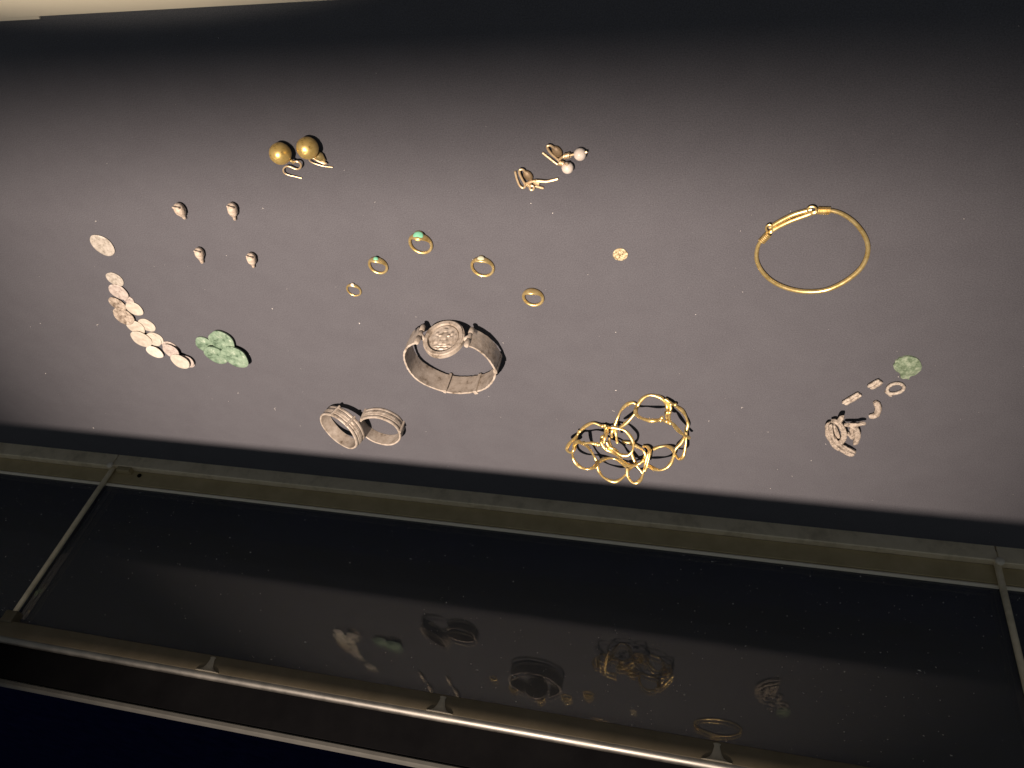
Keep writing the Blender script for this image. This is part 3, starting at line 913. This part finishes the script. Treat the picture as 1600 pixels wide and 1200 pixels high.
# clasps: wrapped wire and small granules
clasp = [[(500, 480, .0025), (540, 480, .003), (585, 495, .004), (625, 500, .006)], [(545, 470, .003), (548, 530, .006), (535, 585, .010), (515, 620, .0125)],
         [(575, 485, .0035), (570, 550, .007), (545, 600, .011), (535, 650, .013)], [(1145, 215, .003), (1190, 245, .004), (1255, 285, .003)],
         [(1175, 230, .003), (1200, 290, .006), (1195, 340, .008)], [(1150, 340, .0085), (1155, 390, .012), (1170, 440, .0145)],
         [(1190, 340, .0085), (1185, 400, .0125), (1200, 455, .0155)], [(1100, 405, .0165), (1140, 435, .0155), (1195, 460, .0155)]]
for w in clasp:
    v, f = tube(zt(*K, w), .0009, 5, segs=8)
    v[:, 2] = np.maximum(v[:, 2], 0.0)
    link_mesh("clasp_wire", v, f, GOLD, t, smooth=1.2)
for (x, y, z) in [(520, 483, .003), (560, 500, .005), (520, 590, .0115), (560, 705, .0155), (490, 668, .019), (455, 660, .0188), (1112, 400, .0168), (1100, 425, .0175), (1165, 345, .009),
                  (1190, 345, .009), (1160, 225, .003), (1245, 270, .003), (1200, 265, .005), (1160, 435, .015), (1195, 455, .0158)]:
    v, f = ball(zt(*K, [(x, y, z)])[0], .0013, nu=12, nv=8)
    v[:, 2] = np.maximum(v[:, 2], 0.0)
    link_mesh("granule", v, f, GOLD, t, smooth=1.2)

# ---- fragments on the right
K = (1260, 540, 6.384)
out = [(935, 292), (925, 262), (893, 244), (872, 218), (864, 185), (880, 165), (884, 142), (908, 132), (925, 112), (955, 110), (975, 98), (1020, 95), (1050, 100), (1090, 112),
       (1118, 130), (1138, 160), (1150, 200), (1140, 235), (1112, 262), (1080, 285), (1048, 292), (1030, 300), (1020, 326), (990, 318), (960, 320), (935, 308)]
P = zt(*K, out, 0)
cc = P.mean(0)
V, F = [], []
nrg = 7
no = len(P)
V.append(cc + [0, 0, .0018])
for i in range(1, nrg + 1):
    q = i / nrg
    for j, p in enumerate(P):
        a = 2 * math.pi * j / no
        z = .0010 + .0010 * (1 - q ** 2) + .0004 * math.sin(q * 9 + 2 * a) * q * (1 if i < nrg else .2)
        V.append(cc + (p - cc) * q + [0, 0, z])
b0 = len(V)
for p in P: V.append(p)
for j in range(no):
    F.append((0, 1 + j, 1 + (j + 1) % no))
    for i in range(nrg - 1):
        F.append((1 + i * no + j, 1 + (i + 1) * no + j, 1 + (i + 1) * no + (j + 1) % no, 1 + i * no + (j + 1) % no))
    F.append((1 + (nrg - 1) * no + j, b0 + j, b0 + (j + 1) % no, 1 + (nrg - 1) * no + (j + 1) % no))
F.append(tuple(b0 + j for j in range(no - 1, -1, -1)))
F = [tuple(reversed(q)) for q in F]
tag(link_mesh("shell_disc", V, F, PATINA2, smooth=0.9), "olive green corroded scalloped disc above the ring fragments", "disc")

t = thing("loop_fragment", "small open silver loop with pointed tail below the green scalloped disc", "fragment", [*at(1399, 607, 0)[:2], 0])
lp = [(820, 470), (808, 430), (840, 395), (890, 378), (940, 382), (972, 412), (955, 450), (905, 472), (860, 478)]
v, f = tube(zt(*K, lp, .0011), .0010, 6, True, segs=9, wob=.05)
link_mesh("hoop", v, f, FRAG, t)
v, f = tube(zt(*K, [(790, 455, .0009), (815, 478, .0010), (845, 500, .0009)], 0), .00085, 5, segs=8)
link_mesh("tail", v, f, FRAG, t)

def bar_frag(label, a, b2, w, seed):
    A, B = zt(*K, [(a[0], a[1], .0016), (b2[0], b2[1], .0016)])
    t = thing("chain_fragment", label, "fragment", [*((A + B) / 2)[:2], 0], "loose bar shaped fragments")
    d = (B - A); L = np.linalg.norm(d); d /= L
    s = np.cross(d, [0, 0, 1.0])
    for k_, off in enumerate((-.5, .5)):
        pts = [A + s * off * w * .52 + d * L * q + np.array([0, 0, rng.uniform(-.0001, .0002)]) for q in np.linspace(0.02 * k_, 1, 5)]
        v, f = rope(pts, w * .36, 5, 3, .004, .95, .3)
        v[:, 2] = np.maximum(v[:, 2], 0)
        link_mesh("strand", v, f, FRAG, t, smooth=1.0)
bar_frag("short chunky twisted bar fragment, right of the two", (628, 418), (742, 352), .0040, 1)
bar_frag("longer tapering twisted bar fragment, left of the two", (372, 580), (535, 482), .0036, 2)
t = thing("crescent_fragment", "curved pinkish fragment shaped like a bean beside the chain tangle", "fragment", [*at(1367, 640, 0)[:2], 0])
v, f = rope(zt(*K, [(685, 562), (712, 600), (715, 650), (688, 695), (625, 708)], .0016), .0020, 6, 3, .012, .85, .12)
v[:, 2] = np.maximum(v[:, 2], 0)
link_mesh("body", v, f, CORD, t, smooth=1.0)

K = (1280, 630, 13.333)
t = thing("chain_tangle", "tangle of thick encrusted chain strands at the right", "chain", [*at(1322, 690, 0)[:2], 0])
strands = [
    ([(215, 410, .0040), (168, 520, .0036), (185, 650, .0030), (250, 790, .0026), (350, 910, .0022), (480, 985, .0020), (600, 1045, .0019), (725, 1075, .0018)], .0019, .009),
    ([(250, 450, .0062), (238, 560, .0056), (285, 700, .0050), (390, 840, .0044), (530, 925, .0038), (660, 975, .0032), (750, 1030, .0026)], .0016, .007),
    ([(250, 375, .0040), (350, 395, .0050), (440, 470, .0060), (500, 580, .0064), (520, 680, .0062), (490, 780, .0056), (430, 835, .0048)], .0021, .012),
    ([(300, 450, .0028), (330, 540, .0026), (370, 640, .0022), (400, 720, .0020)], .0017, .009),
    ([(410, 400, .0050), (450, 340, .0062), (488, 275, .0070)], .0020, .012),
    ([(520, 455, .0062), (640, 455, .0060), (780, 445, .0058), (880, 425, .0058), (965, 430, .0056)], .0017, .006),
    ([(640, 490, .0046), (735, 510, .0046), (790, 610, .0044), (805, 700, .0042), (775, 790, .0038), (735, 855, .0034)], .0021, .008),
    ([(560, 620, .0024), (630, 660, .0022), (700, 735, .0020)], .0017, .008),
    ([(680, 520, .0028), (690, 620, .0026), (705, 720, .0022)], .0018, .008),
]
for pts, r, pitch in strands:
    v, f = rope(zt(*K, pts), r * .9, 6, 3, pitch * 5, 0.9, .45)
    v[:, 2] = np.maximum(v[:, 2], 0)
    link_mesh("strand", v, f, CORD, t, smooth=1.0)

# ================================================================== DUST
def dust(name, label, pts, parent_n, smin, smax, seed, m=LINT):
    g = np.random.default_rng(seed)
    V, F = [], []
    n = np.asarray(parent_n, float)
    for p in pts:
        s = smin + (smax - smin) * g.random() ** 3
        ln = s * (1 + 2.2 * g.random() ** 4)
        q = g.normal(size=(4, 3)); q /= np.linalg.norm(q, axis=1)[:, None]
        q[:, 0] *= ln; q[:, 1] *= s; q[:, 2] *= s
        if abs(n[2]) > .5:
            a = g.uniform(0, 6.28)
            q = np.stack([q[:, 0] * math.cos(a) - q[:, 1] * math.sin(a), q[:, 0] * math.sin(a) + q[:, 1] * math.cos(a), np.abs(q[:, 2])], 1)
        else:
            q[:, 1] = np.abs(q[:, 1])
        o = len(V)
        V += list(np.asarray(p) + q)
        F += [(o, o + 1, o + 2), (o, o + 2, o + 3), (o, o + 3, o + 1), (o + 1, o + 3, o + 2)]
    o = link_mesh(name, V, F, m, origin=(0, 0, 0), smooth=0)
    return tag(o, label, "dust", kind="stuff")
g = np.random.default_rng(3)
pts = []
for i in range(320):
    y = -0.13 - 0.37 * g.random() ** 0.75
    x = g.uniform(-0.62, 0.24)
    pts.append((x, y, 0.00002))
FIB = []
for i in range(9):
    c_ = np.array([g.uniform(-.45, .2), g.uniform(-.47, -.2), .00012]); a_ = g.uniform(0, 6.28); L_ = g.uniform(.0015, .0038)
    p_ = [c_ + np.array([math.cos(a_ + .9 * q * g.normal()), math.sin(a_ + .9 * q * g.normal()), 0]) * L_ * q for q in (0, .35, .7, 1)]
    FIB.append(tube(p_, .00007, 3, segs=4))
vf, ff = merge(*FIB)
tag(link_mesh("fibre", vf, ff, LINT, origin=(0, 0, 0)), "hair thin curled fibres lying on the cloth bed", "fibres", kind="stuff")
dust("lint", "fine pale lint scattered over the cloth bed", pts, (0, 0, 1), .00010, .00045, 5)
pts = []
for i in range(2600):
    z = -0.018 + 0.150 * g.random() ** 1.15
    x = g.uniform(-0.8, 0.45)
    if math.sin(9 * x + 20 * z) + math.sin(23 * x - 31 * z + 1) + g.normal() * 0.9 < -0.5: continue
    pts.append((x, YW + .00005, z))
dust("dust", "pale dust specks clinging to the front glass", pts, (0, 1, 0), .00012, .00065, 6)

for o in bpy.data.objects:
    if "_w" in o: del o["_w"]
